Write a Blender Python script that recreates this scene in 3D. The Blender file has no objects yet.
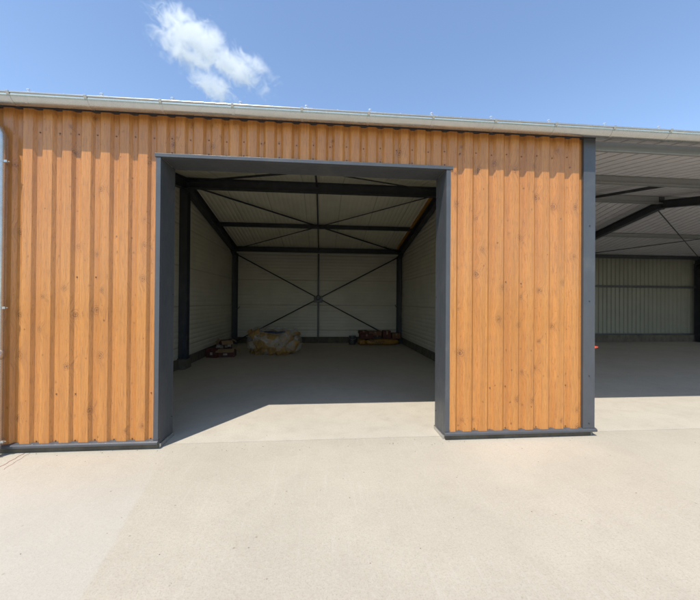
import bpy, math, random
from math import radians, sin, cos, pi
from mathutils import Vector, Matrix, noise
random.seed(7)
SC = bpy.context.scene
COL = SC.collection

# ------------------------------------------------------------------ materials
def nmat(name):
    m = bpy.data.materials.new(name); m.use_nodes = True
    nt = m.node_tree; b = nt.nodes['Principled BSDF']
    return m, nt, b
def N(nt, t, **k):
    n = nt.nodes.new(t)
    for a, v in k.items():
        if a.startswith('i_'):
            key = a[2:]; key = int(key) if key.isdigit() else key.replace('_', ' ')
            n.inputs[key].default_value = v
        else: setattr(n, a, v)
    return n
def L(nt, a, b): nt.links.new(a, b)
def math_(nt, op, a, b=None, clamp=False):
    n = nt.nodes.new('ShaderNodeMath'); n.operation = op; n.use_clamp = clamp
    for i, v in enumerate((a, b)):
        if v is None: continue
        if isinstance(v, (int, float)): n.inputs[i].default_value = v
        else: L(nt, v, n.inputs[i])
    return n.outputs[0]
def maprange(nt, v, a, b, c=0.0, d=1.0, smooth=True):
    n = nt.nodes.new('ShaderNodeMapRange')
    if smooth: n.interpolation_type = 'SMOOTHSTEP'
    L(nt, v, n.inputs[0])
    for i, x in enumerate((a, b, c, d)): n.inputs[i+1].default_value = x
    return n.outputs[0]
def mix(nt, fac, a, b, mode='MIX'):
    n = nt.nodes.new('ShaderNodeMix'); n.data_type = 'RGBA'; n.blend_type = mode
    if isinstance(fac, (int, float)): n.inputs[0].default_value = fac
    else: L(nt, fac, n.inputs[0])
    for i, v in ((6, a), (7, b)):
        if isinstance(v, tuple): n.inputs[i].default_value = (*v, 1)
        else: L(nt, v, n.inputs[i])
    return n.outputs[2]
def mapping(nt, scale, loc=(0, 0, 0), src='Object'):
    tc = nt.nodes.new('ShaderNodeTexCoord'); mp = nt.nodes.new('ShaderNodeMapping')
    mp.inputs['Scale'].default_value = scale; mp.inputs['Location'].default_value = loc
    L(nt, tc.outputs[src], mp.inputs['Vector']); return mp.outputs[0]
def noise_(nt, scale, s=1.0, detail=4, rough=.55, loc=(0, 0, 0), dist=0.0):
    n = nt.nodes.new('ShaderNodeTexNoise'); n.inputs['Scale'].default_value = s
    n.inputs['Detail'].default_value = detail; n.inputs['Roughness'].default_value = rough
    n.inputs['Distortion'].default_value = dist
    L(nt, mapping(nt, scale, loc), n.inputs['Vector']); return n.outputs[0]
def bump(nt, b, h, strength, dist):
    n = nt.nodes.new('ShaderNodeBump'); n.inputs['Strength'].default_value = strength
    n.inputs['Distance'].default_value = dist
    L(nt, h, n.inputs['Height']); L(nt, n.outputs[0], b.inputs['Normal'])

def mat_paint(name, col, rough=.45, metal=0.0, var=.12, scale=6, spec=.5, dust=0.0):
    m, nt, b = nmat(name)
    f = noise_(nt, (1, 1, .5), scale, 5, .6)
    c = mix(nt, maprange(nt, f, .3, .7), tuple(x*(1-var) for x in col), tuple(min(1, x*(1+var)) for x in col))
    if dust:
        g = noise_(nt, (1, 1, 1), 2.2, 7, .7, (5, 3, 1))
        c = mix(nt, math_(nt, 'MULTIPLY', maprange(nt, g, .5, .75), dust), c, (.42, .38, .31))
    L(nt, c, b.inputs['Base Color'])
    r = noise_(nt, (1, 1, .4), scale*3, 4, .6, (2, 2, 2))
    L(nt, maprange(nt, r, .2, .8, rough*.8, min(1, rough*1.25)), b.inputs['Roughness'])
    b.inputs['Metallic'].default_value = metal
    b.inputs['Specular IOR Level'].default_value = spec
    bump(nt, b, noise_(nt, (1, 1, 1), 9, 3, .5, (1, 1, 1)), .15, .01)
    return m

def mat_wood_print():
    m, nt, b = nmat('oak_print_steel')
    warp = noise_(nt, (1.5, 1.5, 1.1), 1.0, 3, .5)
    tc = N(nt, 'ShaderNodeTexCoord'); sep = N(nt, 'ShaderNodeSeparateXYZ'); L(nt, tc.outputs['Object'], sep.inputs[0])
    x, z = sep.outputs[0], sep.outputs[2]
    # printed knots : isotropic cells
    def knots(sx, sz, ox, oz, r, keep):
        cmb = N(nt, 'ShaderNodeCombineXYZ')
        L(nt, math_(nt, 'MULTIPLY_ADD', x, sx) if False else math_(nt, 'ADD', math_(nt, 'MULTIPLY', x, sx), ox), cmb.inputs[0])
        L(nt, math_(nt, 'ADD', math_(nt, 'MULTIPLY', z, sz), oz), cmb.inputs[1])
        v = N(nt, 'ShaderNodeTexVoronoi', voronoi_dimensions='2D', i_Scale=1.0, i_Randomness=.95)
        L(nt, cmb.outputs[0], v.inputs['Vector'])
        cs = N(nt, 'ShaderNodeSeparateColor'); L(nt, v.outputs['Color'], cs.inputs[0])
        # metric offset from the cell point
        ps = N(nt, 'ShaderNodeSeparateXYZ'); L(nt, v.outputs['Position'], ps.inputs[0])
        cs2 = N(nt, 'ShaderNodeSeparateXYZ'); L(nt, cmb.outputs[0], cs2.inputs[0])
        dx = math_(nt, 'DIVIDE', math_(nt, 'SUBTRACT', cs2.outputs[0], ps.outputs[0]), sx)
        dz = math_(nt, 'DIVIDE', math_(nt, 'SUBTRACT', cs2.outputs[1], ps.outputs[1]), sz*1.25)
        d = math_(nt, 'SQRT', math_(nt, 'ADD', math_(nt, 'MULTIPLY', dx, dx), math_(nt, 'MULTIPLY', dz, dz)))
        d = math_(nt, 'ADD', d, math_(nt, 'MULTIPLY', math_(nt, 'SUBTRACT', noise_(nt, (38, 38, 38), 1, 3), .5), .036))
        sel = math_(nt, 'GREATER_THAN', cs.outputs[0], 1-keep)
        # size varies from knot to knot
        sz_ = maprange(nt, cs.outputs[1], 0, 1, .45, 1.15, False)
        dn = math_(nt, 'DIVIDE', d, math_(nt, 'MULTIPLY', sz_, r))
        inside = maprange(nt, dn, .75, 1.0, 1, 0)
        ring = maprange(nt, math_(nt, 'SINE', math_(nt, 'MULTIPLY', dn, 16.0)), .0, .8)
        core = math_(nt, 'MULTIPLY', maprange(nt, dn, .1, .35, 1, 0), .85)
        k = math_(nt, 'MULTIPLY', math_(nt, 'MAXIMUM', math_(nt, 'MULTIPLY', ring, .8), core), inside)
        halo = maprange(nt, dn, .5, 3.0, 1, 0)
        return math_(nt, 'MULTIPLY', k, sel), math_(nt, 'MULTIPLY', halo, sel)
    k1, h1 = knots(3.9, 2.1, 3.3, 7.7, .042, .6)
    k2, h2 = knots(6.4, 3.0, 1.1, .4, .013, .5)
    # grain : thin lines that bend round the knots
    off = math_(nt, 'ADD', math_(nt, 'MULTIPLY', math_(nt, 'SUBTRACT', warp, .5), .06), math_(nt, 'MULTIPLY', h1, .035))
    gx = math_(nt, 'ADD', x, off)
    def grain(fx, fz, det, rough):
        c = N(nt, 'ShaderNodeCombineXYZ')
        L(nt, math_(nt, 'MULTIPLY', gx, fx), c.inputs[0]); L(nt, math_(nt, 'MULTIPLY', z, fz), c.inputs[1])
        n = N(nt, 'ShaderNodeTexNoise', noise_dimensions='2D', i_Scale=1.0, i_Detail=det, i_Roughness=rough)
        L(nt, c.outputs[0], n.inputs['Vector']); return n.outputs[0]
    g1, g2, g3 = grain(9, .35, 3, .5), grain(55, 1.6, 4, .6), grain(190, 7, 3, .7)
    c = mix(nt, maprange(nt, g1, .3, .7), (.49, .196, .046), (.575, .246, .063))
    # the print runs in narrow board-like bands
    wb = N(nt, 'ShaderNodeTexWhiteNoise', noise_dimensions='1D'); L(nt, math_(nt, 'FLOOR', math_(nt, 'MULTIPLY', x, 22.3)), wb.inputs['W'])
    c = mix(nt, math_(nt, 'MULTIPLY', maprange(nt, wb.outputs['Value'], .2, .9), .38), c, (.44, .175, .045))
    c = mix(nt, math_(nt, 'MULTIPLY', maprange(nt, g2, .47, .64), .42), c, (.36, .155, .050))
    c = mix(nt, math_(nt, 'MULTIPLY', maprange(nt, g3, .52, .66), .6), c, (.27, .11, .035))
    fleck = noise_(nt, (95, 95, 26), 1, 3, .6, (9, 1, 4))
    c = mix(nt, math_(nt, 'MULTIPLY', maprange(nt, fleck, .63, .72), .7), c, (.20, .08, .03))
    c = mix(nt, math_(nt, 'MULTIPLY', h1, .18), c, (.34, .15, .05))
    c = mix(nt, math_(nt, 'MULTIPLY', k1, .85), c, (.13, .05, .02))
    c = mix(nt, math_(nt, 'MULTIPLY', k2, .9), c, (.09, .035, .018))
    L(nt, c, b.inputs['Base Color'])
    b.inputs['Roughness'].default_value = .36; b.inputs['Specular IOR Level'].default_value = .4
    b.inputs['Coat Weight'].default_value = .3; b.inputs['Coat Roughness'].default_value = .12
    bump(nt, b, noise_(nt, (5, 5, 1.2), 1, 2), .06, .01)
    return m

def mat_concrete(name, kind='yard'):
    m, nt, b = nmat(name)
    big = noise_(nt, (1, 1, 1), .7, 6, .6)
    mid = noise_(nt, (1, 1, 1), 4.5, 6, .65, (3, 1, 0))
    fine = noise_(nt, (1, 1, 1), 90, 4, .7)
    base = (.455, .403, .312) if kind == 'yard' else (.53, .475, .38)
    c = mix(nt, maprange(nt, big, .3, .72), tuple(v*.93 for v in base), tuple(v*1.05 for v in base))
    c = mix(nt, math_(nt, 'MULTIPLY', maprange(nt, mid, .42, .70), .30), c, (.385, .335, .26))
    c = mix(nt, math_(nt, 'MULTIPLY', maprange(nt, fine, .48, .68), .55), c, (.30, .265, .21))
    # float marks swept across the slab
    sw = N(nt, 'ShaderNodeTexNoise', i_Scale=1.0, i_Detail=5, i_Roughness=.65)
    tc = N(nt, 'ShaderNodeTexCoord'); mp = N(nt, 'ShaderNodeMapping')
    mp.inputs['Rotation'].default_value = (0, 0, radians(28)); mp.inputs['Scale'].default_value = (26, 1.1, 1)
    L(nt, tc.outputs['Object'], mp.inputs[0]); L(nt, mp.outputs[0], sw.inputs['Vector'])
    c = mix(nt, math_(nt, 'MULTIPLY', maprange(nt, sw.outputs[0], .52, .75), .20), c, (.54, .50, .43))
    # small brown specks and stains
    v = N(nt, 'ShaderNodeTexVoronoi', i_Scale=7.0, i_Randomness=1.0); L(nt, tc.outputs['Object'], v.inputs['Vector'])
    cs = N(nt, 'ShaderNodeSeparateColor'); L(nt, v.outputs['Color'], cs.inputs[0])
    dd = math_(nt, 'ADD', v.outputs['Distance'], math_(nt, 'MULTIPLY', math_(nt, 'SUBTRACT', fine, .5), .09))
    spot = math_(nt, 'MULTIPLY', maprange(nt, dd, .03, .075, 1, 0), math_(nt, 'GREATER_THAN', cs.outputs[0], .68))
    c = mix(nt, math_(nt, 'MULTIPLY', spot, .6), c, (.20, .155, .10))
    st = noise_(nt, (1.0, 2.2, 1), 1.3, 7, .75, (11, 4, 0))
    c = mix(nt, math_(nt, 'MULTIPLY', maprange(nt, st, .60, .74), .33), c, (.42, .34, .24))
    gr2 = noise_(nt, (1, 1, 1), 38, 5, .75, (7, 2, 0))
    c = mix(nt, math_(nt, 'MULTIPLY', maprange(nt, gr2, .52, .68), .30), c, (.33, .28, .21))
    c = mix(nt, math_(nt, 'MULTIPLY', maprange(nt, gr2, .48, .34), .25), c, (.54, .50, .42))
    # hairline crazing and scuffs
    vc = N(nt, 'ShaderNodeTexVoronoi', feature='DISTANCE_TO_EDGE', i_Scale=.55, i_Randomness=1.0)
    wv = N(nt, 'ShaderNodeVectorMath', operation='ADD'); nn = N(nt, 'ShaderNodeTexNoise', i_Scale=3.0, i_Detail=6)
    L(nt, tc.outputs['Object'], nn.inputs['Vector']); sc_ = N(nt, 'ShaderNodeVectorMath', operation='SCALE'); L(nt, nn.outputs['Color'], sc_.inputs[0]); sc_.inputs['Scale'].default_value = .45
    L(nt, tc.outputs['Object'], wv.inputs[0]); L(nt, sc_.outputs[0], wv.inputs[1]); L(nt, wv.outputs[0], vc.inputs['Vector'])
    crk = math_(nt, 'MULTIPLY', maprange(nt, vc.outputs['Distance'], .0, .004, 1, 0), maprange(nt, mid, .50, .62, 0, 1))
    c = mix(nt, math_(nt, 'MULTIPLY', crk, .12), c, (.25, .20, .15))
    scf = N(nt, 'ShaderNodeTexNoise', i_Scale=1.0, i_Detail=4, i_Roughness=.7)
    m2 = N(nt, 'ShaderNodeMapping'); m2.inputs['Rotation'].default_value = (0, 0, radians(-38)); m2.inputs['Scale'].default_value = (1.6, 17, 1); L(nt, tc.outputs['Object'], m2.inputs[0]); L(nt, m2.outputs[0], scf.inputs['Vector'])
    c = mix(nt, math_(nt, 'MULTIPLY', maprange(nt, scf.outputs[0], .64, .74), .28), c, (.40, .34, .26))
    if kind == 'yard':
        sep = N(nt, 'ShaderNodeSeparateXYZ'); L(nt, tc.outputs['Object'], sep.inputs[0])
        wob = math_(nt, 'MULTIPLY', math_(nt, 'SUBTRACT', noise_(nt, (2.2, 2.2, 1), 1, 4), .5), .05)
        # edge of the paler pour: a slow curve down the left of the yard
        ed = math_(nt, 'ADD', math_(nt, 'MULTIPLY', sep.outputs[1], -.20), -1.68)
        dx = math_(nt, 'ADD', math_(nt, 'SUBTRACT', sep.outputs[0], ed), wob)
        pale = math_(nt, 'MULTIPLY', maprange(nt, dx, -.03, .0, 1, 0), maprange(nt, sep.outputs[1], -1.1, -.2, 1, .15))
        c = mix(nt, math_(nt, 'MULTIPLY', pale, .34), c, (.470, .443, .385))
        # light off the right hand pier, put into the colour as a paler patch
        wx = math_(nt, 'ABSOLUTE', math_(nt, 'SUBTRACT', sep.outputs[0], 2.3))
        pier_glow = math_(nt, 'MULTIPLY', maprange(nt, wx, .2, 1.3, 1, 0), maprange(nt, sep.outputs[1], -.75, -.2, 0, 1))
        c = mix(nt, math_(nt, 'MULTIPLY', pier_glow, math_(nt, 'MULTIPLY', maprange(nt, mid, .4, .65), .08)), c, (.51, .475, .42))
    L(nt, c, b.inputs['Base Color'])
    b.inputs['Roughness'].default_value = .82 if kind == 'yard' else .62
    b.inputs['Specular IOR Level'].default_value = .25 if kind == 'yard' else .4
    h = math_(nt, 'ADD', math_(nt, 'MULTIPLY', mid, 1.0), math_(nt, 'MULTIPLY', fine, .35))
    bump(nt, b, h, .35, .012)
    return m

def mat_panel(name, col, axis, pitch, joint, strength=.5):
    """lacquered sheet: fine ribs as bump, and dirt at the joints"""
    m, nt, b = nmat(name)
    tc = N(nt, 'ShaderNodeTexCoord'); sep = N(nt, 'ShaderNodeSeparateXYZ'); L(nt, tc.outputs['Object'], sep.inputs[0])
    a = sep.outputs[axis]
    fr = math_(nt, 'FRACT', math_(nt, 'MULTIPLY', a, 1/pitch))
    groove = maprange(nt, math_(nt, 'ABSOLUTE', math_(nt, 'SUBTRACT', fr, .5)), .18, .46, 0, 1)
    fj = math_(nt, 'FRACT', math_(nt, 'MULTIPLY', a, 1/joint))
    j = maprange(nt, math_(nt, 'ABSOLUTE', math_(nt, 'SUBTRACT', fj, .5)), .004/joint, .012/joint, 1, 0)
    f = noise_(nt, (1, 1, 1), 1.4, 5, .6)
    c = mix(nt, maprange(nt, f, .3, .7), tuple(v*.93 for v in col), tuple(v*1.05 for v in col))
    cell = math_(nt, 'FLOOR', math_(nt, 'MULTIPLY', a, 1/joint))
    wn = N(nt, 'ShaderNodeTexWhiteNoise', noise_dimensions='1D'); L(nt, cell, wn.inputs['W'])
    c = mix(nt, math_(nt, 'MULTIPLY', wn.outputs['Value'], .12), c, tuple(v*.75 for v in col))
    c = mix(nt, math_(nt, 'MULTIPLY', j, .45), c, tuple(v*.3 for v in col))
    L(nt, c, b.inputs['Base Color'])
    b.inputs['Roughness'].default_value = .42
    h = math_(nt, 'SUBTRACT', math_(nt, 'MULTIPLY', groove, -1.0), math_(nt, 'MULTIPLY', j, 2.0))
    bump(nt, b, h, strength, .022)
    return m

def mat_galv(name='galvanised_steel', col=(.52, .52, .50), rough=.24, metal=.78):
    m, nt, b = nmat(name)
    v = N(nt, 'ShaderNodeTexVoronoi', i_Scale=25.0); L(nt, mapping(nt, (1, 1, 1)), v.inputs['Vector'])
    s = N(nt, 'ShaderNodeSeparateColor'); L(nt, v.outputs['Color'], s.inputs[0])
    f = noise_(nt, (.7, 3, 3), 2.5, 6, .65)
    c = mix(nt, s.outputs[0], tuple(x*.97 for x in col), tuple(min(1, x*1.03) for x in col))
    c = mix(nt, math_(nt, 'MULTIPLY', maprange(nt, f, .55, .75), .3), c, (.40, .36, .29))
    L(nt, c, b.inputs['Base Color']); b.inputs['Metallic'].default_value = metal
    L(nt, maprange(nt, f, .3, .7, rough*.8, rough*1.3), b.inputs['Roughness'])
    bump(nt, b, noise_(nt, (1, 1, 1), 2, 2), .04, .02)
    return m

M = {}
M['wood'] = mat_wood_print()
M['grey'] = mat_paint('anthracite_trim', (.070, .074, .080), .40, var=.06, dust=.08)
M['fascia'] = mat_paint('dark_fascia', (.03, .033, .038), .5)
M['steel'] = mat_paint('dark_painted_steel', (.036, .039, .044), .42, var=.15, dust=.08)
M['galv'] = mat_galv()
M['purlin'] = mat_galv('purlin_zinc', (.27, .27, .26), .5, .35)
M['yard'] = mat_concrete('yard_concrete', 'yard')
M['slab'] = mat_concrete('slab_concrete', 'slab')
M['kerb'] = mat_paint('kerb_concrete', (.10, .085, .06), .9, var=.25, scale=5)
M['soil'] = mat_paint('joint_dirt', (.16, .12, .085), .95, var=.3)
M['trimscrew'] = mat_paint('trim_screw', (.035, .038, .045), .3)
M['added_field'] = mat_paint('added_field_grass', (.075, .095, .035), .95, var=.35, scale=.4)  # unseen field, added so dark grass cuts the bounce onto the facade
M['grit'] = mat_paint('grit_stone', (.24, .20, .15), .95, var=.3)
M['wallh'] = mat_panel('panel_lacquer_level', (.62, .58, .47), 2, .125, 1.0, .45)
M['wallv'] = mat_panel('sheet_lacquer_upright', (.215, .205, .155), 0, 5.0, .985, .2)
M['roofp'] = mat_panel('roof_panel_lacquer', (.82, .77, .60), 0, .125, 1.0, .4)
M['deck'] = mat_paint('deck_lacquer', (.62, .59, .60), .45, var=.06)
M['roof'] = mat_paint('roof_sheet', (.42, .42, .41), .4, var=.08)
M['screw'] = mat_paint('screw_paint', (.17, .075, .03), .4)
M['bolt'] = mat_galv('bolt_zinc', (.7, .7, .7), .3)
M['orange_foam'] = mat_paint('orange_strip', (.42, .20, .025), .7, var=.15)
M['carton'] = mat_paint('carton_red', (.085, .024, .017), .75, var=.25, scale=9)
M['carton_b'] = mat_paint('carton_brown', (.17, .075, .035), .8, var=.2, scale=9)
M['kraft'] = mat_paint('carton_inside', (.26, .17, .085), .85, var=.15)
M['sack'] = mat_paint('sack_plastic', (.28, .14, .022), .4, var=.15, scale=9)
M['ink'] = mat_paint('ink', (.02, .02, .02), .6)
M['wool'] = mat_paint('insulation_offcut', (.29, .165, .045), .9, var=.28, scale=12)
M['orange'] = mat_paint('orange_plastic', (.85, .085, .03), .4, var=.05)
M['string'] = mat_paint('red_string', (.36, .09, .07), .8)
M['white'] = mat_paint('white_plastic', (.30, .28, .25), .5)
M['cable'] = mat_paint('blue_cable', (.02, .03, .08), .4)
def mat_film():
    m, nt, b = nmat('clear_film')
    b.inputs['Base Color'].default_value = (.75, .74, .68, 1); b.inputs['Roughness'].default_value = .22
    f = noise_(nt, (1, 1, 1), 7, 5, .65)
    L(nt, maprange(nt, f, .30, .75, .15, .42), b.inputs['Alpha'])
    bump(nt, b, noise_(nt, (1, 1, 1), 16, 5, .7), .8, .03)
    return m
M['film'] = mat_film()

# ------------------------------------------------------------------ mesh helpers
class MB:
    def __init__(s): s.v = []; s.f = []
    def box(s, x0, x1, y0, y1, z0, z1):
        n = len(s.v)
        s.v += [(x, y, z) for z in (z0, z1) for y in (y0, y1) for x in (x0, x1)]
        s.f += [tuple(n+i for i in q) for q in ((0, 2, 3, 1), (4, 5, 7, 6), (0, 1, 5, 4), (2, 6, 7, 3), (0, 4, 6, 2), (1, 3, 7, 5))]
        return s
    def obox(s, c, half, rot):
        n = len(s.v); c = Vector(c)
        for z in (-1, 1):
            for y in (-1, 1):
                for x in (-1, 1): s.v.append(tuple(c + rot @ Vector((x*half[0], y*half[1], z*half[2]))))
        s.f += [tuple(n+i for i in q) for q in ((0, 2, 3, 1), (4, 5, 7, 6), (0, 1, 5, 4), (2, 6, 7, 3), (0, 4, 6, 2), (1, 3, 7, 5))]
        return s
    def extr(s, prof, path, close=True):
        """sweep a closed 2-D list of 3-D offset vectors between path points"""
        n0 = len(s.v); k = len(prof)
        for p in path: s.v += [tuple(Vector(p)+Vector(o)) for o in prof]
        for i in range(len(path)-1):
            for j in range(k if close else k-1):
                a = n0+i*k+j; b_ = n0+i*k+(j+1) % k
                s.f.append((a, b_, b_+k, a+k))
        if close:
            s.f.append(tuple(n0+j for j in range(k))[::-1]); s.f.append(tuple(n0+(len(path)-1)*k+j for j in range(k)))
        return s
    def tube(s, path, r, k=12, caps=True):
        path = [Vector(p) for p in path]; n0 = len(s.v)
        up = None
        for i, p in enumerate(path):
            t = (path[min(i+1, len(path)-1)]-path[max(i-1, 0)]).normalized()
            if up is None: up = t.orthogonal().normalized()
            up = (up - t*up.dot(t)).normalized(); w = t.cross(up)
            rr = r[i] if isinstance(r, (list, tuple)) else r
            s.v += [tuple(p + up*cos(2*pi*j/k)*rr + w*sin(2*pi*j/k)*rr) for j in range(k)]
        for i in range(len(path)-1):
            for j in range(k):
                a = n0+i*k+j; b_ = n0+i*k+(j+1) % k
                s.f.append((a, b_, b_+k, a+k))
        if caps:
            s.f.append(tuple(n0+j for j in range(k))[::-1]); s.f.append(tuple(n0+(len(path)-1)*k+j for j in range(k)))
        return s
    def quad(s, *p):
        n = len(s.v); s.v += [tuple(q) for q in p]; s.f.append(tuple(range(n, n+len(p)))); return s
    def build(s, name, mat, parent=None, loc=None, smooth=False, bevel=0, kind=None):
        me = bpy.data.meshes.new(name); me.from_pydata(s.v, [], s.f); me.update()
        if smooth:
            for p in me.polygons: p.use_smooth = True
        me.materials.append(mat)
        o = bpy.data.objects.new(name, me); COL.objects.link(o)
        if parent: o.parent = parent
        if loc: o.location = loc
        if bevel:
            b = o.modifiers.new('bevel', 'BEVEL'); b.width = bevel; b.segments = 2; b.limit_method = 'ANGLE'; b.angle_limit = radians(40)
        if kind: o['kind'] = kind
        return o
def fixn(o):
    import bmesh
    bm = bmesh.new(); bm.from_mesh(o.data); bmesh.ops.recalc_face_normals(bm, faces=bm.faces); bm.to_mesh(o.data); bm.free(); return o
def smooth_ang(o, a=40):
    for p in o.data.polygons: p.use_smooth = True
    try: o.data.set_sharp_from_angle(angle=radians(a))
    except Exception: pass
    return o
def empty(name, loc, label, cat, group=None):
    o = bpy.data.objects.new(name, None); COL.objects.link(o); o.location = loc
    tag(o, label, cat, group); return o
def tag(o, label, cat, group=None):
    o['label'] = label; o['category'] = cat
    if group: o['group'] = group
    return o
def cp(o, loc, parent=None, rot=None):
    c = o.copy(); COL.objects.link(c); c.location = loc
    if parent: c.parent = parent
    if rot: c.rotation_euler = rot
    return c

# ------------------------------------------------------------------ dimensions (metres; facade crest at y = 0)
XL, XR, XJL, XJR, XRC = -3.45, 3.19, -1.80, 1.477, 3.393
ZL, DR = 3.2477, .353
ZR, SL, YR_, YB = 4.65, .19, 4.55, 9.50
P, N0 = .1972, -3.1273
XEND = 23.0
def zroof(y): return ZR - SL*abs(y-YR_)

# ------------------------------------------------------------------ ground
g = MB()
g.box(-3000, 3000, -3000, 3000, -.6, -.06)
g.build('ground', M['added_field'], kind='structure')
MB().box(-16, 30, -12.5, .12, -.055, 0).build('concrete_yard', M['yard'], kind='structure')
MB().box(-3.44, XEND-.1, .127, 9.49, -.055, 0).build('concrete_floor', M['slab'], kind='structure')

# ------------------------------------------------------------------ shed
shed = empty('storage_shed', (0, 0, 0), 'long gabled shed clad in oak look ribbed sheet with an open doorway', 'shed')

def cladding(x0, x1, z0, z1, name='cladding_panel'):
    pts = []
    n = int((x0-N0)/P)-3
    while N0+n*P < x1+.3:
        R = N0+n*P
        pts += [(R-.094, 0), (R, 0), (R+.029, .030), (R+.074, .030)]
        n += 1
    out = []
    for (a, b_) in zip(pts, pts[1:]):
        if b_[0] <= x0 or a[0] >= x1: continue
        def at(x): t = (x-a[0])/(b_[0]-a[0]); return (x, a[1]+t*(b_[1]-a[1]))
        s_ = a if a[0] >= x0 else at(x0); e = b_ if b_[0] <= x1 else at(x1)
        if not out: out.append(s_)
        out.append(e)
    mb = MB()
    # small fold radii: split each corner
    for (x, y) in out: mb.v += [(x, y, z0), (x, y, z1)]
    for i in range(len(out)-1): mb.f.append((2*i, 2*i+2, 2*i+3, 2*i+1))
    o = mb.build(name, M['wood'], shed)
    so = o.modifiers.new('sheet', 'SOLIDIFY'); so.thickness = .0012; so.offset = -1
    be = o.modifiers.new('fold', 'BEVEL'); be.width = .0015; be.segments = 2; be.limit_method = 'ANGLE'; be.angle_limit = radians(25)
    return o
cl_l = cladding(-3.58, XJL-.052, .088, 3.73)
cl_m = cladding(XJL-.052, XJR+.052, ZL+.03, 3.73)
cl_r = cladding(XJR+.052, XRC-.155, .088, 3.73)

# screws in the grooves and on the crests
def screw_mesh():
    mb = MB(); mb.tube([(0, 0, 0), (0, -.003, 0), (0, -.0035, 0)], [.0075, .0075, .004], 10)
    mb.tube([(0, -.0036, 0), (0, -.009, 0)], .0048, 6); return mb
scr0 = None
_bd = []
def bolt_data():
    if not _bd:
        d = scr0.data.copy(); d.name = 'trim_screw'; d.materials.clear(); d.materials.append(M['trimscrew']); _bd.append(d)
    return _bd[0]
def screw(x, y, z, par, m='screw'):
    global scr0
    if scr0 is None:
        scr0 = screw_mesh().build('screw', M[m], par, (x, y, z)); return scr0
    c = cp(scr0, (x, y, z), par)
    if m == 'bolt': c.data = bolt_data()
    return c
for n in range(-2, 33):
    gx = N0+n*P+.053
    if n < 0: continue
    if gx < XJL-.07: par, zs = cl_l, (.112, .62, 1.9, 3.47)
    elif gx < XJR+.05: par, zs = cl_m, (ZL+.062, 3.47)
    else: par, zs = cl_r, (.112, .62, 1.9, 3.47)
    if XJL-.07 < gx < XJL-.0: continue
    if gx > XRC-.165: continue
    for k, z in enumerate(zs):
        if 0 < k and par is not cl_m and (n*7+k*3) % 5 in (1, 3, 4) and z < 3: continue
        screw(gx+.004*sin(n*5+k), .0295, z+.01*sin(n*3.1), par)

# wall cores behind the cladding
MB().box(-3.58, XJL-.006, .032, .30, .0, 3.72).build('front_wall', M['wallh'], shed)
MB().box(XJR+.006, XRC-.006, .032, .30, .0, 3.72).build('front_wall', M['wallh'], shed)
MB().box(XJL-.006, XJR+.006, .032, .30, ZL+.006, 3.72).build('front_wall', M['wallh'], shed)
# base course set back under the flashing
MB().box(-3.60, XJL-.008, .012, .031, 0, .062).build('base_course', M['kerb'], shed)
MB().box(XJR+.008, XRC-.03, .012, .031, 0, .062).build('base_course', M['kerb'], shed)

def sill(x0, x1):
    prof = [(0, .026, .104), (0, -.016, .094), (0, -.030, .084), (0, -.030, .062), (0, -.022, .056), (0, .010, .058), (0, .012, .062)]
    mb = MB(); mb.extr(prof, [(x0, 0, 0), (x1, 0, 0)]); return fixn(mb.build('sill_flashing', M['grey'], shed, bevel=.002))
sill(-3.44, XJL+.004); sill(XJR-.004, XRC+.022)

# door lining: two jambs and a head, each wrapping front face and reveal
def jamb(x, sgn):
    # x = opening edge, sgn = -1 for the left jamb
    w = .052
    mb = MB()
    a, b_ = sorted((x, x+sgn*w))
    mb.box(a, b_, -.006, .030, .100, ZL-.002)
    a, b_ = sorted((x, x+sgn*.005))
    mb.box(a-(0 if sgn < 0 else 0), b_, .0301, DR, .052, ZL-.002)
    # back leg of the lining, returns round the wall inside
    a, b_ = sorted((x, x+sgn*.06)); mb.box(a, b_, DR+.0005, DR+.006, .052, ZL-.002)
    return mb.build('door_jamb', M['grey'], shed, bevel=.0025)
jl = jamb(XJL, -1); jr = jamb(XJR, 1)
hd = MB()
hd.box(XJL-.062, XJR+.078, -.014, .030, ZL, ZL+.040)
hd.box(XJL+.0, XJR-.0, .0301, DR, ZL+.0, ZL+.005)
hd.box(XJL-.06, XJR+.06, DR+.0005, DR+.006, ZL, ZL+.10)
hd.build('door_head', M['grey'], shed, bevel=.0025)
for x, s in ((XJL, -1), (XJR, 1)):
    a, b_ = sorted((x-s*.012, x+s*.004))
    MB().box(a, b_, .032, DR+.01, .002, .050).build('base_rail', M['galv'], shed, bevel=.003)
for par, x, s in ((jl, XJL, 1), (jr, XJR, -1)):
    for z in (.25, 1.72, 3.0):
        c = cp(scr0, (x, DR-.03, z), par); c.rotation_euler = (0, 0, s*pi/2); c.data = bolt_data()
# corner trim
ct = MB()
ct.box(XRC-.155, XRC, -.010, .031, .098, 3.74)
ct.box(XRC-.005, XRC, .0311, .30, .02, 3.74)
cto = ct.build('corner_trim', M['grey'], shed, bevel=.0025)
for z in (.16, .75, 1.68, 2.62): screw(XRC-.075, -.0102, z, cto, 'bolt')
MB().box(-3.60, XRC+.0, -.014, .032, 3.712, 3.79).build('eave_fascia', M['fascia'], shed)
MB().box(-3.605, -3.58, -.010, .30, .02, 3.712).build('corner_trim', M['wood'], shed, bevel=.002)

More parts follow.
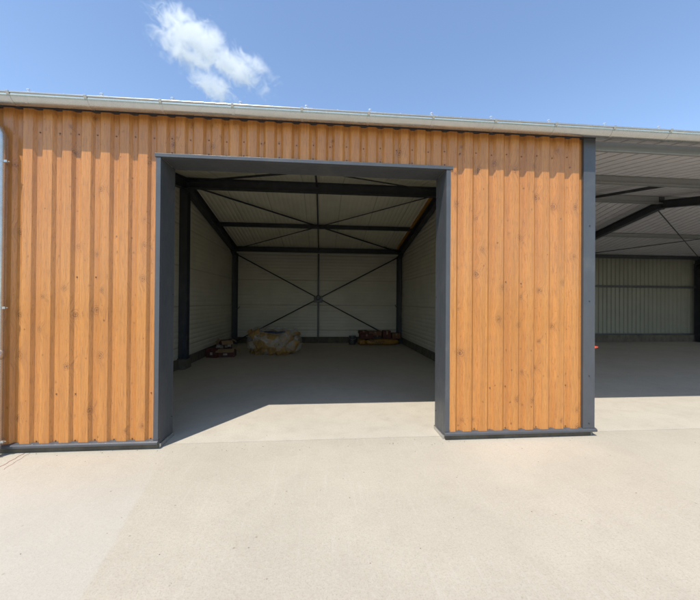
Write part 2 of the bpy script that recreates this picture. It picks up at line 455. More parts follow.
# ---- gutter (half round, with rolled front bead)
GY, GZ, GR = -.132, 3.752, .081
GX0, GX1 = -3.78, XEND+.25
mb = MB(); prof = []
k = 20
for i in range(k+1):
    a = pi + pi*i/k
    prof.append((0, GY+GR*cos(a), GZ+GR*sin(a)))
for i in range(k+1):
    a = 2*pi - pi*i/k
    prof.append((0, GY+(GR-.0025)*cos(a), GZ+(GR-.0025)*sin(a)))
xs = [GX0+(GX1-GX0)*i/40 for i in range(41)]
mb.extr(prof, [(x, 0, 0) for x in xs])
gut = smooth_ang(fixn(mb.build('gutter', M['galv'], shed)), 50)
mb = MB(); mb.tube([(x, GY-GR-.004, GZ+.004) for x in xs], .0095, 12)
mb.build('gutter_bead', M['galv'], gut, smooth=True)
# strap brackets
def bracket():
    mb = MB(); pr = []
    for i in range(15):
        a = pi+pi*i/14; pr.append((GY+(GR+.003)*cos(a), GZ+(GR+.003)*sin(a)))
    pr = [(GY-GR-.018, GZ+.018), (GY-GR-.018, GZ+.004)] + pr[1:] + [(GY+GR+.003, GZ+.04), (GY+GR+.05, GZ+.075)]
    n = len(mb.v)
    for (y, z) in pr: mb.v += [(-.014, y, z), (.014, y, z)]
    for i in range(len(pr)-1): mb.f.append((n+2*i, n+2*i+1, n+2*i+3, n+2*i+2))
    return mb
b0 = bracket().build('gutter_bracket', M['galv'], gut)
so = b0.modifiers.new('s', 'SOLIDIFY'); so.thickness = .004; so.offset = 1
BX = [-3.93+.7385*i for i in range(0, 37)]
BX = [x for x in BX if GX0 < x < GX1-.1]
b0.location = (BX[0], 0, 0)
for x in BX[1:]: cp(b0, (x, 0, 0), gut)

# ---- roof
EY = -.055
def roof_sheet():
    mb = MB(); p = .25
    def side(s):
        prof = []
        x = -3.68
        while x < XEND+.2:
            prof += [(x, 0), (x+.19, 0), (x+.205, .035), (x+.235, .035)]; x += p
        base = len(mb.v)
        for (x, h) in prof:
            y0, y1 = (EY+.06, YR_) if s < 0 else (YB+.2, YR_)
            mb.v += [(x, y0, zroof(y0)+.0595+h*.4), (x, y1, ZR+.0595+h*.4)]
        for i in range(len(prof)-1): mb.f.append((base+2*i, base+2*i+2, base+2*i+3, base+2*i+1))
    side(-1); side(1); return mb
o = roof_sheet().build('roof_covering', M['roof'], shed)
so = o.modifiers.new('s', 'SOLIDIFY'); so.thickness = .0015
mb = MB(); mb.extr([(0, -.16, -.03), (0, 0, .012), (0, .16, -.03), (0, 0, .004)], [(-3.69, YR_, ZR+.115), (XEND+.2, YR_, ZR+.115)])
fixn(mb.build('ridge_cap', M['grey'], shed))
# insulated roof panels over the closed bay, steel deck over the open bay
def slab_roof(x0, x1, name, m):
    for s in (-1, 1):
        y0 = EY if s < 0 else YB+.18
        mb = MB()
        prof = [(y0, zroof(y0)), (YR_-.0005*(-s), ZR), (YR_-.0005*(-s), ZR+.04), (y0, zroof(y0)+.04)]
        mb.extr([(0, y, z) for y, z in prof], [(x0, 0, 0), (x1, 0, 0)])
        fixn(mb.build(name, m, shed))
slab_roof(-3.66, 3.285, 'roof_panel', M['roofp'])
def deck(x0, x1):
    for s in (-1, 1):
        y0 = EY if s < 0 else YB+.18
        mb = MB(); x = x0; pr = []
        while x < x1: pr += [(x, 0), (x+.205, 0), (x+.209, .055), (x+.240, .055), (x+.244, 0)]; x += .25
        pr.append((x1+.02, 0))
        for (x, h) in pr: mb.v += [(x, y0, zroof(y0)+h), (x, YR_, ZR+h)]
        for i in range(len(pr)-1): mb.f.append((2*i, 2*i+2, 2*i+3, 2*i+1))
        mb.build('roof_deck', M['deck'], shed)
        MB().extr([(0, y0, zroof(y0)+.056), (0, YR_-.001*(-s), ZR+.056), (0, YR_-.001*(-s), ZR+.058), (0, y0, zroof(y0)+.058)], [(x0, 0, 0), (x1, 0, 0)]).build('roof_lining', M['fascia'], shed)
deck(3.29, XEND)
# roof edge angle and the row of clips above the gutter
MB().extr([(0, EY-.012, zroof(0)-.012), (0, EY-.012, zroof(0)+.054), (0, EY+.05, zroof(0)+.062), (0, EY+.05, zroof(0)+.058), (0, EY-.006, zroof(0)+.049), (0, EY-.006, zroof(0)-.012)],
          [(-3.70, 0, 0), (XEND+.2, 0, 0)]).build('eave_angle', M['roof'], shed)
def clip():
    mb = MB(); mb.box(-.022, .022, -.02, .035, 0, .010); mb.tube([(0, .005, .010), (0, .005, .030)], .007, 8)
    mb.tube([(0, .005, .030), (0, .005, .038)], .013, 8); mb.box(.022, .048, -.006, .004, .010, .016); return mb
rz = zroof(0)+.063
cm = clip(); cm.v = [(v[0]*1.5, v[1], v[2]*1.45) for v in cm.v]
c0 = cm.build('roof_clip', M['bolt'], shed, (BX[0]+.04, EY+.02, rz))
for x in BX[1:]: cp(c0, (x+.04, EY+.02, rz), shed)
rs = MB().tube([(0, 0, 0), (0, 0, .012)], .018, 10).tube([(0, 0, .012), (0, 0, .024)], .009, 6).build('roof_screw', M['bolt'], shed, (BX[0]+.40, EY+.02, rz))
for x in BX[1:]: cp(rs, (x+.40, EY+.02, rz), shed)

# ---- downpipe
PX, PY, PRr = -3.380, -.072, .045
path = [(-3.60, GY, GZ-GR+.02), (-3.60, GY, GZ-GR-.05), (-3.585, GY+.005, GZ-GR-.09), (-3.54, -.115, GZ-GR-.13), (-3.45, -.09, 3.49), (-3.40, -.078, 3.43), (-3.378, -.073, 3.38), (PX, PY, 3.32), (PX, PY, .16), (PX, PY-.01, .10), (PX-.006, PY-.035, .055), (PX-.012, PY-.07, .03)]
dp = smooth_ang(MB().tube(path, PRr, 20).build('downpipe', M['galv'], shed), 60)
MB().tube([(PX, PY, 1.02), (PX, PY, 1.12)], PRr+.003, 20).build('pipe_sleeve', M['galv'], dp, smooth=True)
def pclip():
    mb = MB(); mb.tube([(0, 0, -.012), (0, 0, .012)], PRr+.0045, 20)
    mb.box(PRr, PRr+.030, -.016, -.006, -.012, .012); mb.tube([(PRr+.016, -.02, 0), (PRr+.016, .012, 0)], .006, 8)
    mb.tube([(PRr+.02, .0, 0), (PRr+.045, .0, 0)], .006, 8); mb.box(-.012, .012, PRr, .098, -.008, .008); return mb
pc = pclip().build('pipe_clip', M['galv'], dp, (PX, PY, 3.10))
for z in (1.56, .16): cp(pc, (PX, PY, z), dp)

# ---- walls inside
def gable(x0, x1, name, m, y0=.301, y1=YB):
    mb = MB(); z = .002
    pr = [(y0, z), (y1, z), (y1, zroof(y1)-.003), (YR_, ZR-.003), (y0, zroof(y0)-.003)]
    mb.extr([(0, y, zz) for y, zz in pr], [(x0, 0, 0), (x1, 0, 0)])
    return fixn(mb.build(name, m, shed))
gable(-3.56, XL, 'side_wall', M['wallh'])
gable(XR, 3.28, 'partition_wall', M['wallh'])
gable(XEND-.1, XEND, 'side_wall', M['wallh'], -.0)
MB().box(-3.56, 3.285, YB+.001, YB+.08, .002, zroof(YB)-.004).build('back_wall', M['wallh'], shed)
# upright sheeting at the back of the open bay
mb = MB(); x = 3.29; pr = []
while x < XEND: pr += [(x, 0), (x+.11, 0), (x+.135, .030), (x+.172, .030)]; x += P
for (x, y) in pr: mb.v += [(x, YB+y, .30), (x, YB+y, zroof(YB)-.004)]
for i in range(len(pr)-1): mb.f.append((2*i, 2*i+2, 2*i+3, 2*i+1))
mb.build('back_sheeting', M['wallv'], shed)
MB().box(3.29, XEND, YB+.06, YB+.08, 0, zroof(YB)).build('back_wall', M['steel'], shed)
MB().box(-3.449, 3.189, 9.44, 9.499, .001, .235).build('kerb', M['kerb'], shed, bevel=.006)
MB().box(3.29, XEND-.1, 9.40, 9.498, .001, .295).build('kerb', M['kerb'], shed, bevel=.006)
MB().box(-3.449, -3.405, .36, 9.4395, .001, .235).build('kerb', M['kerb'], shed, bevel=.006)
MB().box(3.150, 3.189, .36, 9.4395, .001, .235).build('kerb', M['kerb'], shed, bevel=.006)
# lead of water flashing over the kerbs
# ---- frames
def ibeam_z(x, y, z0, z1, w, d, t=.012, tw=.008):
    mb = MB()
    mb.box(x-w/2, x+w/2, y-d/2, y-d/2+t, z0, z1); mb.box(x-w/2, x+w/2, y+d/2-t, y+d/2, z0, z1)
    mb.box(x-tw/2, x+tw/2, y-d/2+t+.0003, y+d/2-t-.0003, z0, z1)
    return mb
def base_plate(mb, x, y, w, d, z):
    mb.box(x-w/2-.04, x+w/2+.04, y-d/2-.03, y+d/2+.03, z, z+.014)
def rafter(x, s, w, d=.27, drop=0):
    mb = MB(); y0 = .32 if s < 0 else YB-.06
    zt = lambda y: zroof(y)-.005-drop
    e = .001*(s)
    for (a, b_, ww) in ((0, .012, w), (.0123, d-.0123, .009), (d-.012, d, w)):
        pr = [(y0, zt(y0)-a), (YR_+e, ZR-.005-a-drop), (YR_+e, ZR-.005-b_-drop), (y0, zt(y0)-b_)]
        mb.extr([(-ww/2, y, z) for y, z in pr], [(x, 0, 0), (x+ww, 0, 0)])
    # haunch at the column
    yh = y0+(-s)*.55
    pr = [(y0, zt(y0)-d-.0005), (yh, zt(yh)-d-.0005), (y0, zt(y0)-d-.22)]
    mb.extr([(-.0045, y, z) for y, z in pr], [(x, 0, 0), (x+.009, 0, 0)])
    pr = [(yh, zt(yh)-d-.001), (y0, zt(y0)-d-.22), (y0, zt(y0)-d-.232), (yh, zt(yh)-d-.013)]
    mb.extr([(-w/2, y, z) for y, z in pr], [(x, 0, 0), (x+w, 0, 0)])
    o = fixn(mb.build('rafter', M['steel'], shed)); return o
frames = [(-3.355, .16), (3.085, .15), (9.39, .16), (16.48, .16)]
for i, (x, w) in enumerate(frames):
    for s in (-1, 1):
        rafter(x, s, w, *((.27, 0) if i < 2 else (.215, .115)))
    for y in (9.28,) + ((.48,) if i < 2 else (.18,)):
        mb = ibeam_z(x, y, .002, zroof(y)-(.24 if i < 2 else .30), w, .26)
        base_plate(mb, x, y, w, .26, .001)
        mb.build('column', M['steel'], shed)
# ridge connection plates with bolts
for (x, w) in frames:
    mb = MB(); mb.box(x-w/2, x+w/2, YR_-.016, YR_+.016, ZR-.36, ZR-.02)
    for sx in (-.045, .045):
        for zz in (-.33, -.26, -.12): mb.tube([(x+sx, YR_-.028, ZR+zz), (x+sx, YR_+.028, ZR+zz)], .012, 6)
    mb.build('ridge_plate', M['steel'], shed)
# ridge column in the left wall
MB().box(-3.4045, -3.24, 4.36, 4.74, .0015, .236).build('kerb', M['kerb'], shed, bevel=.006)
mb = ibeam_z(-3.35, 4.55, .24, ZR-.30, .18, .20); base_plate(mb, -3.35, 4.55, .18, .2, .236)
mb.build('column', M['steel'], shed)
mb = ibeam_z(3.10, 4.55, .002, ZR-.30, .16, .20)
mb.build('column', M['steel'], shed)
# ---- purlins (Z sections follow the slope)
def purlin(x0, x1, y, d, m, name='purlin', t=.05):
    z = zroof(y)-.004; s = 1 if y > YR_ else -1
    if abs(y-YR_) < .1: s = 0
    dz = SL*t*.5
    mb = MB()
    # web, top flange, bottom flange + lip
    mb.box(x0, x1, y-.003, y+.003, z-d, z-.008)
    mb.extr([(0, -t if s >= 0 else 0, -.006+ (SL*t if s > 0 else 0)*0), (0, t, -.006), (0, t, -.010), (0, -t, -.010)], [(x0, y, z-.004), (x1, y, z-.004)])
    mb.box(x0, x1, y-t, y-.0032, z-d, z-d+.004); mb.box(x0, x1, y-t, y-t+.004, z-d+.0041, z-d+.022)
    mb.box(x0, x1, y+.0032, y+t, z-d, z-d+.004)
    return fixn(mb.build(name, m, shed))
S, G = M['steel'], M['purlin']
xa, xb = XL+.02, XR-.02
purlin(xa, xb, 4.55, .25, S, 'ridge_beam', .075)
purlin(xa, xb, 7.05, .13, S); purlin(xa, xb, 9.22, .19, S, 'eave_beam', .07); purlin(xa, xb, 2.3, .15, S); purlin(xa, xb, .42, .16, S, 'eave_beam')
for y, d, nm in ((2.3, .16, 'purlin'), (4.55, .21, 'ridge_beam'), (7.05, .13, 'purlin'), (9.25, .15, 'eave_beam')):
    purlin(3.29, XEND-.11, y, d, S if y > 9 else G, nm, .05)
# front eave beam of the open bay
mb = MB(); mb.box(XRC+.002, XEND-.11, .085, .165, 3.635, 3.735); mb.box(XRC+.002, XEND-.11, .078, .10, 3.612, 3.634)
mb.build('eave_beam', M['purlin'], shed, bevel=.004)
# closure pieces showing as a row of dark slots under the gutter
# wall rail and top rail of the open bay
MB().box(3.29, XEND-.11, 9.36, 9.46, 2.365, 2.45).build('wall_rail', M['steel'], shed, bevel=.004)
MB().box(3.29, XEND-.11, 9.40, 9.495, .30, .36).build('wall_rail', M['steel'], shed)
# ---- centre strut, bracing
def pt(x, y, dz=.12): return Vector((x, y, zroof(y)-dz))
def rod(a, b_, r=.012, name='brace_rod', m=None):
    return MB().tube([a, b_], r, 8).build(name, m or M['steel'], shed, smooth=True)
CX = -.15
MB().tube([pt(CX, .5, .10), pt(CX, 4.45, .10)], .022, 10).build('strut', M['steel'], shed, smooth=True)
MB().tube([pt(CX, 4.65, .10), pt(CX, 9.18, .10)], .022, 10).build('strut', M['steel'], shed, smooth=True)
for (y0, y1, dd) in ((.5, 4.42, .11), (4.66, 9.15, .11)):
    ang = []
    for (xa_, xb_, e) in ((-3.30, 3.02, 0), (3.02, -3.30, .018)):
        a, b_ = pt(xa_, y1 if y0 < 4 else y0, dd+e), pt(xb_, y0 if y0 < 4 else y1, dd+e)
        mb = MB(); d = (b_-a).normalized(); q = d.to_track_quat('X', 'Z').to_matrix(); L_ = (b_-a).length
        mb.obox((a+b_)/2, (L_/2, .025, .003), q); mb.obox((a+b_)/2+Vector((0, 0, -.015)) + q @ Vector((0, .022, 0)), (L_/2, .003, .0115), q)
        mb.build('roof_brace', M['steel'], shed)
# back wall bracing
yb = 9.20
MB().box(CX-.034, CX+.034, yb-.03, yb+.03, .236, 3.52).build('wind_post', M['steel'], shed, bevel=.004)
rod((-3.28, yb-.06, 3.44), (3.02, yb-.06, .10), .022); rod((3.02, yb-.095, 3.44), (-3.28, yb-.095, .10), .022)
mb = MB(); mb.v = []; 
mb.box(CX-.165, CX+.165, yb-.136, yb-.121, 1.62, 1.86)
gp = mb.build('gusset_plate', M['steel'], shed, bevel=.03)
mb = MB().tube([(CX, yb-.17, 1.80), (CX, yb-.120, 1.80)], [.07, .10], 16)
mb.build('turnbuckle', M['steel'], shed)
for sx in (-1, 1):
    MB().tube([(CX+sx*.13, yb-.15, 1.66), (CX+sx*.13, yb-.12, 1.66)], .018, 6).build('bolt', M['steel'], shed)
# hooks on the back columns, blue cable on the ridge column
MB().tube([(-3.27, 9.12, 1.36), (-3.20, 9.05, 1.34), (-3.13, 9.02, 1.40), (-3.11, 9.01, 1.44)], .013, 8).build('hook', M['steel'], shed, smooth=True)
MB().tube([(3.01, 9.12, 1.34), (2.93, 9.05, 1.45), (2.87, 9.02, 1.54)], .013, 8).build('hook', M['steel'], shed, smooth=True)
mb = MB().tube([(-3.27, 4.44, 1.34), (-3.265, 4.43, 1.15), (-3.28, 4.425, .95), (-3.30, 4.42, .80), (-3.315, 4.42, .6), (-3.30, 4.42, .42), (-3.31, 4.42, .30)], .010, 8)
tag(mb.build('cable', M['cable'], smooth=True), 'dark blue cable hanging down the steel column inside the left wall', 'cable')
# orange strip beside the right hand rear rafter
mb = MB(); w0, w1 = 2.93, 3.005
pr = [(5.0, zroof(5.0)-.004), (9.1, zroof(9.1)-.004), (9.1, zroof(9.1)-.05), (5.0, zroof(5.0)-.05)]
mb.extr([(0, y, z) for y, z in pr], [(w0, 0, 0), (w1, 0, 0)]); fixn(mb.build('insulation_strip', M['orange_foam'], shed))
# open bay: rear X brace, front strut
for (a, b_) in ((pt(9.47, 4.75, .26), pt(16.40, 9.1, .26)), (pt(16.40, 4.75, .28), pt(9.47, 9.1, .28)), (pt(9.47, .5, .26), pt(16.40, 4.4, .26))):
    rod(a, b_, .016)
mb = MB(); a, b_ = pt(7.05, 2.35, .13), pt(7.2, 4.5, .13); q = (b_-a).normalized().to_track_quat('X', 'Z').to_matrix()
mb.obox((a+b_)/2, ((b_-a).length/2, .03, .03), q).build('strut', M['steel'], shed)

# ------------------------------------------------------------------ things inside and outside
def place(root, mb, name, m, **k): return mb.build(name, m, root, **k)
def crumple(o, amp, scale, seed=0, sub=3):
    su = None
    import bmesh
    bm = bmesh.new(); bm.from_mesh(o.data)
    bmesh.ops.subdivide_edges(bm, edges=bm.edges, cuts=sub, use_grid_fill=True)
    for v in bm.verts:
        p = v.co*scale + Vector((seed, seed*2, 0))
        v.co += Vector((noise.noise(p), noise.noise(p+Vector((5, 0, 0))), noise.noise(p+Vector((0, 9, 0)))))*amp
    bmesh.ops.recalc_face_normals(bm, faces=bm.faces)
    bm.to_mesh(o.data); bm.free()
    for p in o.data.polygons: p.use_smooth = True
    return o

# bag of insulation offcuts
bag = empty('insulation_bag', (-1.50, 6.9, 0), 'big slumped clear plastic bag stuffed with yellow insulation offcuts on the shed floor', 'bag')
random.seed(21)
def blob(cx, cy, cz, rx, ry, rz, pw=3.2, nu=56, nv=32, amp=.05, sc=3.0, seed=0):
    mb = MB()
    for j in range(nv+1):
        t = -pi/2+pi*j/nv
        for i in range(nu):
            a = 2*pi*i/nu
            f = lambda c, e: math.copysign(abs(c)**e, c)
            e = 2/pw
            p = Vector((f(cos(t), e)*f(cos(a), e)*rx, f(cos(t), e)*f(sin(a), e)*ry, f(sin(t), e)*rz))
            q = p*sc+Vector((seed, 0, seed)); nz = noise.fractal(q, .8, 2.1, 4)
            q2 = p*9+Vector((seed, 3, seed)); nz += .35*abs(noise.noise(q2))
            p += p.normalized()*nz*amp
            mb.v.append((cx+p.x, cy+p.y, max(.004, cz+p.z)))
    for j in range(nv):
        for i in range(nu):
            a = j*nu+i; b_ = j*nu+(i+1) % nu
            mb.f.append((a, b_, b_+nu, a+nu))
    return mb
for i in range(30):
    u, v = random.uniform(-.68, .66), random.uniform(-.34, .34)
    z = random.uniform(.14, .58)
    edge = random.random()
    if edge < .55: v = -.33+random.uniform(-.03, .08)
    elif edge < .8: z = .56+random.uniform(-.04, .06)
    sz = (random.uniform(.14, .27), random.uniform(.10, .18), random.uniform(.03, .06))
    rot = Matrix.Rotation(random.uniform(-.9, .9), 3, 'Y') @ Matrix.Rotation(random.uniform(.6, 1.5) if edge < .55 else random.uniform(-.4, .4), 3, 'X') @ Matrix.Rotation(random.uniform(-1, 1), 3, 'Z')
    o = MB().obox((0, 0, 0), sz, rot).build('insulation_offcut', M['wool'], bag, (u*.92, v, z))
    crumple(o, .04, 6, i, 3)
for (bx, by, bz, hx, hz, ry, rx) in ((-.12, -.40, .42, .30, .22, .25, -.12), (.38, -.38, .50, .20, .15, -.7, -.2), (.58, -.32, .30, .17, .19, .5, -.1), (-.52, -.36, .62, .16, .12, -.5, .5), (.12, -.42, .16, .28, .11, -.15, .1)):
    o = MB().obox((0, 0, 0), (hx, .05, hz), Matrix.Rotation(ry, 3, 'Y') @ Matrix.Rotation(rx, 3, 'X')).build('insulation_offcut', M['wool'], bag, (bx, by, bz))
    crumple(o, .045, 5, bx*9, 4)
o = blob(0, 0, .40, .83, .47, .40, amp=.10, sc=2.6, seed=3).build('bag_film', M['film'], bag, smooth=True)
o = MB().tube([(-.45, -.35, .74), (-.1, -.42, .70), (.15, -.44, .69), (.45, -.36, .72)], [.006, .03, .03, .008], 8).build('rolled_neck', M['cable'], bag, smooth=True)

# cartons by the left wall
def carton(name, loc, size, rz, label, group, flaps=True, m='carton', tilt=0):
    sx, sy, sz = size
    e = empty(name, loc, label, 'carton', group); e.rotation_euler = (tilt, 0, rz)
    t = .006; mb = MB()
    mb.box(-sx/2, sx/2, -sy/2, -sy/2+t, 0, sz); mb.box(-sx/2, sx/2, sy/2-t, sy/2, 0, sz)
    mb.box(-sx/2, -sx/2+t, -sy/2+t+.0003, sy/2-t-.0003, 0, sz); mb.box(sx/2-t, sx/2, -sy/2+t+.0003, sy/2-t-.0003, 0, sz)
    mb.box(-sx/2+t+.0003, sx/2-t-.0003, -sy/2+t+.0003, sy/2-t-.0003, 0, t)
    if not flaps: mb.box(-sx/2, sx/2, -sy/2, sy/2, sz+.0005, sz+.004)
    mb.build('box', M[m], e, bevel=.003)
    if flaps:
        for (cx, cy, hx, hy, ax, an) in ((0, -sy/2-.08, sx/2-.01, .09, 'X', .45), (sx/2+.07, 0, .08, sy/2-.01, 'Y', .5), (-sx/2-.05, 0, .07, sy/2-.01, 'Y', -.9)):
            MB().obox((cx, cy, sz+.01), (hx, hy, .003), Matrix.Rotation(an, 3, ax)).build('flap', M['kraft'], e)
    MB().box(-sx*.12, sx*.10, -sy/2-.002, -sy/2-.0004, sz*.3, sz*.6).build('paper_label', M['white'], e)
    return e
gl = 'cartons dumped beside the left wall'
carton('carton', (-2.83, 6.32, 0), (.52, .40, .19), .12, 'dark red open carton with tan flaps lying nearest the left side wall pile', gl)
carton('carton', (-3.14, 6.22, 0), (.34, .34, .26), -.25, 'closed dark red carton lowest against the left wall kerb', gl, False)
carton('carton', (-2.93, 6.55, .20), (.34, .26, .24), .5, 'small torn red carton tipped on top of the left pile', gl, True, 'carton', .2)
for k_, (x, y, z, s) in enumerate(((-3.03, 6.25, .285, .07), (-2.98, 6.30, .30, .05), (-2.80, 6.40, .33, .06))):
    o = MB().obox((0, 0, 0), (s, s*.8, s*.7), Matrix.Rotation(.5*k_, 3, 'Z')).build('crumpled_paper', M['white'], None, (x, y, z))
    crumple(o, .05, 14, k_*3, 3)
    tag(o, ['white crumpled paper on the closed red carton', 'small white paper ball between the red cartons', 'white wad of paper in front of the torn red carton'][k_], 'paper', 'waste paper on the left cartons')

# sacks, cartons and a drum at the back wall
def sack(loc, size, label, rz=0, text=None):
    e = empty('sack', loc, label, 'sack', 'yellow sacks by the back wall'); e.rotation_euler = (0, 0, rz)
    blob(0, 0, size[2]/2, size[0]/2, size[1]/2, size[2]/2, 3.6, 40, 20, .022, 5, loc[0]).build('sack_body', M['sack'], e, smooth=True)
    for s in (-1, 1):
        MB().box(s*size[0]/2-.02, s*size[0]/2+.02, -size[1]*.35, size[1]*.35, size[2]*.46, size[2]*.5).build('sack_seam', M['sack'], e)
    if text:
        c = bpy.data.curves.new('txt', 'FONT'); c.body = text; c.size = .17; c.extrude = .002; c.align_x = 'CENTER'; c.shear = .2
        t = bpy.data.objects.new('t', c); COL.objects.link(t)
        bpy.context.view_layer.update()
        me = bpy.data.meshes.new_from_object(t.evaluated_get(bpy.context.evaluated_depsgraph_get()))
        bpy.data.objects.remove(t)
        me.materials.append(M['ink'])
        o = bpy.data.objects.new('printed_mark', me); COL.objects.link(o); o.parent = e
        o.location = (-.12, -size[1]/2-.022, .045); o.rotation_euler = (pi/2, 0, 0)
        for k2 in range(3):
            MB().obox((-.48+.07*k2, -size[1]/2-.018, .17), (.045, .002, .012), Matrix.Rotation(.6, 3, 'Y')).build('printed_stripe', M['ink'], e)
    return e
sack((2.31, 8.85, 0), (1.28, .5, .235), 'long yellow sack with dark printed letters under the cartons at the back', 0, 'NVZ')
sack((1.53, 8.83, 0), (.26, .42, .23), 'short yellow sack end left of the long printed sack', .1)
gb = 'cartons stacked on the yellow sacks'
for (x, y, z, sx, sy, sz, m, lab) in (
    (1.70, 8.86, .236, .50, .40, .19, 'carton', 'dark red carton leftmost on the yellow sacks'),
    (1.58, 8.86, .432, .34, .34, .11, 'carton', 'flat dark red carton on top of the leftmost carton'),
    (2.05, 8.90, .360, .50, .34, .16, 'carton_b', 'tan brown carton raised at the middle of the sack stack'),
    (2.12, 8.90, .238, .34, .34, .118, 'ink', 'black flat carton beneath the tan brown carton'),
    (2.50, 8.86, .236, .30, .34, .30, 'carton', 'upright reddish carton right of the tan brown carton'),
    (2.86, 8.88, .236, .32, .34, .21, 'carton_b', 'brown carton at the right end beside the corner column')):
    e = empty('carton', (x, y, z), lab, 'carton', gb); e.rotation_euler = (0, 0, .04*sin(x*9))
    MB().box(-sx/2, sx/2, -sy/2, sy/2, 0, sz).build('box', M[m], e, bevel=.006)
    MB().box(-.03, .03, -sy/2-.0015, sy/2+.0015, sz*.55, sz+.0012).build('tape', M['kraft'], e)
dr = empty('drum', (1.18, 8.95, 0), 'small dull metal drum standing by the back kerb left of the sacks', 'drum')
mb = MB().tube([(0, 0, .0), (0, 0, .02), (0, 0, .10), (0, 0, .115), (0, 0, .13), (0, 0, .22), (0, 0, .235), (0, 0, .25), (0, 0, .33)], [.125, .13, .13, .136, .13, .13, .136, .13, .13], 28)
smooth_ang(mb.build('drum_body', M['steel'], dr), 50)
MB().tube([(0, 0, .33), (0, 0, .345)], .136, 28).build('drum_lid', M['purlin'], dr)
MB().tube([(-.13, -.01, .27), (-.10, -.13, .22), (0, -.17, .19), (.10, -.13, .22), (.13, -.01, .27)], .004, 6).build('handle', M['bolt'], dr, smooth=True)

# orange tab sticking out past the corner trim
mb = MB().tube([(XRC+.001, .13, 1.080), (XRC+.05, .12, 1.082), (XRC+.075, .115, 1.085), (XRC+.145, .11, 1.092)], [.020, .022, .024, .007], 10)
tag(mb.build('plastic_tag', M['orange'], smooth=True), 'small bright orange tag sticking out behind the grey corner trim', 'tag')

# red string and grit at the foot of the downpipe
for k2, (a, b_) in enumerate((((-3.165, .0), (-3.135, -.33)), ((-3.11, -.01), (-3.06, -.36)))):
    pts = [(a[0]+(b_[0]-a[0])*t/10+.006*sin(t*1.9+k2), a[1]+(b_[1]-a[1])*t/10, .003) for t in range(11)]
    tag(MB().tube(pts, .0016 if k2 == 0 else .0011, 6).build('string', M['string'], smooth=True),
        ['red string lying on the concrete closest to the downpipe foot', 'thin red string lying on the concrete right of the other string'][k2], 'string', 'strings by the downpipe')
random.seed(5)
mb = MB()
for i in range(170):
    if i < 70: x, y = random.uniform(-3.4, 3.4), random.gauss(-.05, .05)
    else: x, y = random.uniform(-3.2, 6), random.uniform(-3, 1.2)
    if y > 0.005 and (x < -1.75 or 1.4 < x < 3.45): y = -abs(y)
    s = random.uniform(.0012, .0032)
    mb.obox((x, y, s*.5), (s*random.uniform(.8, 1.6), s, s*.7), Matrix.Rotation(random.uniform(0, 3), 3, 'Z') @ Matrix.Rotation(random.uniform(-.5, .5), 3, 'X'))
o = mb.build('grit', M['grit']); tag(o, 'scattered small grit and crumbs on the pale concrete yard', 'grit'); o['kind'] = 'stuff'

# ------------------------------------------------------------------ camera (solved from the photograph)
CAM = Vector((0, -3.8573, 1.65))
yaw, pitch, roll = .0885, .0054, .0074
r = Vector((cos(yaw), -sin(yaw), 0)); f = Vector((sin(yaw), cos(yaw), 0)); u = Vector((0, 0, 1))
f2 = f*cos(pitch)+u*sin(pitch); u2 = u*cos(pitch)-f*sin(pitch)
r3 = r*cos(roll)+u2*sin(roll); u3 = u2*cos(roll)-r*sin(roll)
cam = bpy.data.cameras.new('camera'); co = bpy.data.objects.new('camera', cam); COL.objects.link(co)
co.matrix_world = Matrix(((r3.x, u3.x, -f2.x, CAM.x), (r3.y, u3.y, -f2.y, CAM.y), (r3.z, u3.z, -f2.z, CAM.z), (0, 0, 0, 1)))
cam.sensor_width = 36; cam.lens = 331.147/700*36; cam.shift_x = -1.485/700; cam.clip_end = 6000; cam.clip_start = .05
SC.camera = co

# ------------------------------------------------------------------ cloud (a real volume high beyond the shed)
def ray(x, y): return (r3*(x-351.485)/331.147 + u3*(300-y)/331.147 + f2)
D = 700.0
mid = CAM + ray(208, 54)*D
rr = r3; uu = u3
import bmesh
cl = bpy.data.meshes.new('cloud'); bm = bmesh.new()
bmesh.ops.create_icosphere(bm, subdivisions=4, radius=1.0); bm.to_mesh(cl); bm.free()
cloud = bpy.data.objects.new('cloud', cl); COL.objects.link(cloud)
# long axis runs from upper left to lower right
ang = math.atan2(-(78-22), (236-152))
ax = (rr*cos(ang)+uu*sin(ang)); ay = (-rr*sin(ang)+uu*cos(ang)); az = ax.cross(ay)
K = D/331
SX, SY, SZ = K*92, K*66, K*40
cloud.matrix_world = Matrix(((ax.x*SX, ay.x*SY, az.x*SZ, mid.x), (ax.y*SX, ay.y*SY, az.y*SZ, mid.y), (ax.z*SX, ay.z*SY, az.z*SZ, mid.z), (0, 0, 0, 1)))
m = bpy.data.materials.new('cloud_vapour'); m.use_nodes = True; nt = m.node_tree
nt.nodes.remove(nt.nodes['Principled BSDF'])
pv = N(nt, 'ShaderNodeVolumePrincipled'); pv.inputs['Color'].default_value = (1, 1, 1, 1); pv.inputs['Anisotropy'].default_value = .0
tc = N(nt, 'ShaderNodeTexCoord')
mp = N(nt, 'ShaderNodeMapping'); mp.inputs['Scale'].default_value = (SX/45, SY/45, SZ/45); L(nt, tc.outputs['Object'], mp.inputs[0])
n1 = N(nt, 'ShaderNodeTexNoise', i_Scale=1.7, i_Detail=9, i_Roughness=.66, i_Distortion=.9); L(nt, mp.outputs[0], n1.inputs['Vector'])
fall = None
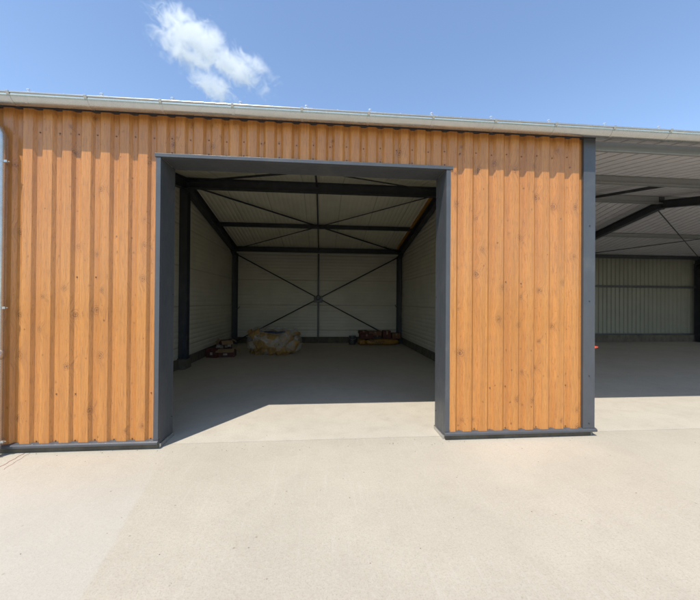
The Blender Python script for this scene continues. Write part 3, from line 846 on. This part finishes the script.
# lobes of the cloud: offset along / across the long axis, half sizes, in hundredths of the distance
for (u_, v_, a_, b_, c_) in ((-16, 7, 56, 20, 16), (-20, -10, 42, 16, 12), (26, 4, 42, 16, 12), (44, 18, 26, 9, 8), (20, -24, 32, 13, 9)):
    q = N(nt, 'ShaderNodeMapping', vector_type='POINT')
    q.inputs['Location'].default_value = (-u_/a_, -v_/b_, 0)
    q.inputs['Scale'].default_value = (SX/K/a_, SY/K/b_, SZ/K/c_)
    L(nt, tc.outputs['Object'], q.inputs[0])
    ln = N(nt, 'ShaderNodeVectorMath', operation='LENGTH'); L(nt, q.outputs[0], ln.inputs[0])
    fall = ln.outputs['Value'] if fall is None else math_(nt, 'MINIMUM', fall, ln.outputs['Value'])
fall = maprange(nt, fall, .1, 1.5, 0, .48, False)
dd = math_(nt, 'SUBTRACT', n1.outputs[0], fall)
den = maprange(nt, dd, .20, .44, 0, 1)
L(nt, math_(nt, 'MULTIPLY', den, .045), pv.inputs['Density'])
L(nt, pv.outputs[0], nt.nodes['Material Output'].inputs['Volume'])
cl.materials.append(m)
tag(cloud, 'single ragged white cloud drifting above the shed roof', 'cloud')
SC.cycles.volume_bounces = 6; SC.cycles.volume_max_steps = 256
SC.cycles.max_bounces = 10; SC.cycles.diffuse_bounces = 6; SC.cycles.transparent_max_bounces = 12

# ------------------------------------------------------------------ light
sd = Vector((.30, .47, -1)).normalized()
sun = bpy.data.lights.new('sun', 'SUN'); so_ = bpy.data.objects.new('sun', sun); COL.objects.link(so_)
sun.energy = 3.0; sun.angle = radians(.53); sun.color = (1, .955, .89)
so_.rotation_euler = sd.to_track_quat('-Z', 'Y').to_euler(); so_.location = (-10, -15, 30)
w = bpy.data.worlds.new('World'); SC.world = w; w.use_nodes = True; nt = w.node_tree
sky = nt.nodes.new('ShaderNodeTexSky'); sky.sky_type = 'NISHITA'; sky.sun_disc = False
el = math.asin(-sd.z); sky.sun_elevation = el; sky.sun_rotation = math.atan2(-sd.x, -sd.y) % (2*pi)
sky.air_density = 1.0; sky.dust_density = .35; sky.ozone_density = 1.6; sky.altitude = 100
bg = nt.nodes['Background']; nt.links.new(sky.outputs[0], bg.inputs[0]); bg.inputs[1].default_value = .15
SC.view_settings.view_transform = 'Standard'; SC.view_settings.look = 'None'; SC.view_settings.gamma = 1
SC.view_settings.exposure = 0.76; SC.view_settings.use_curve_mapping = False
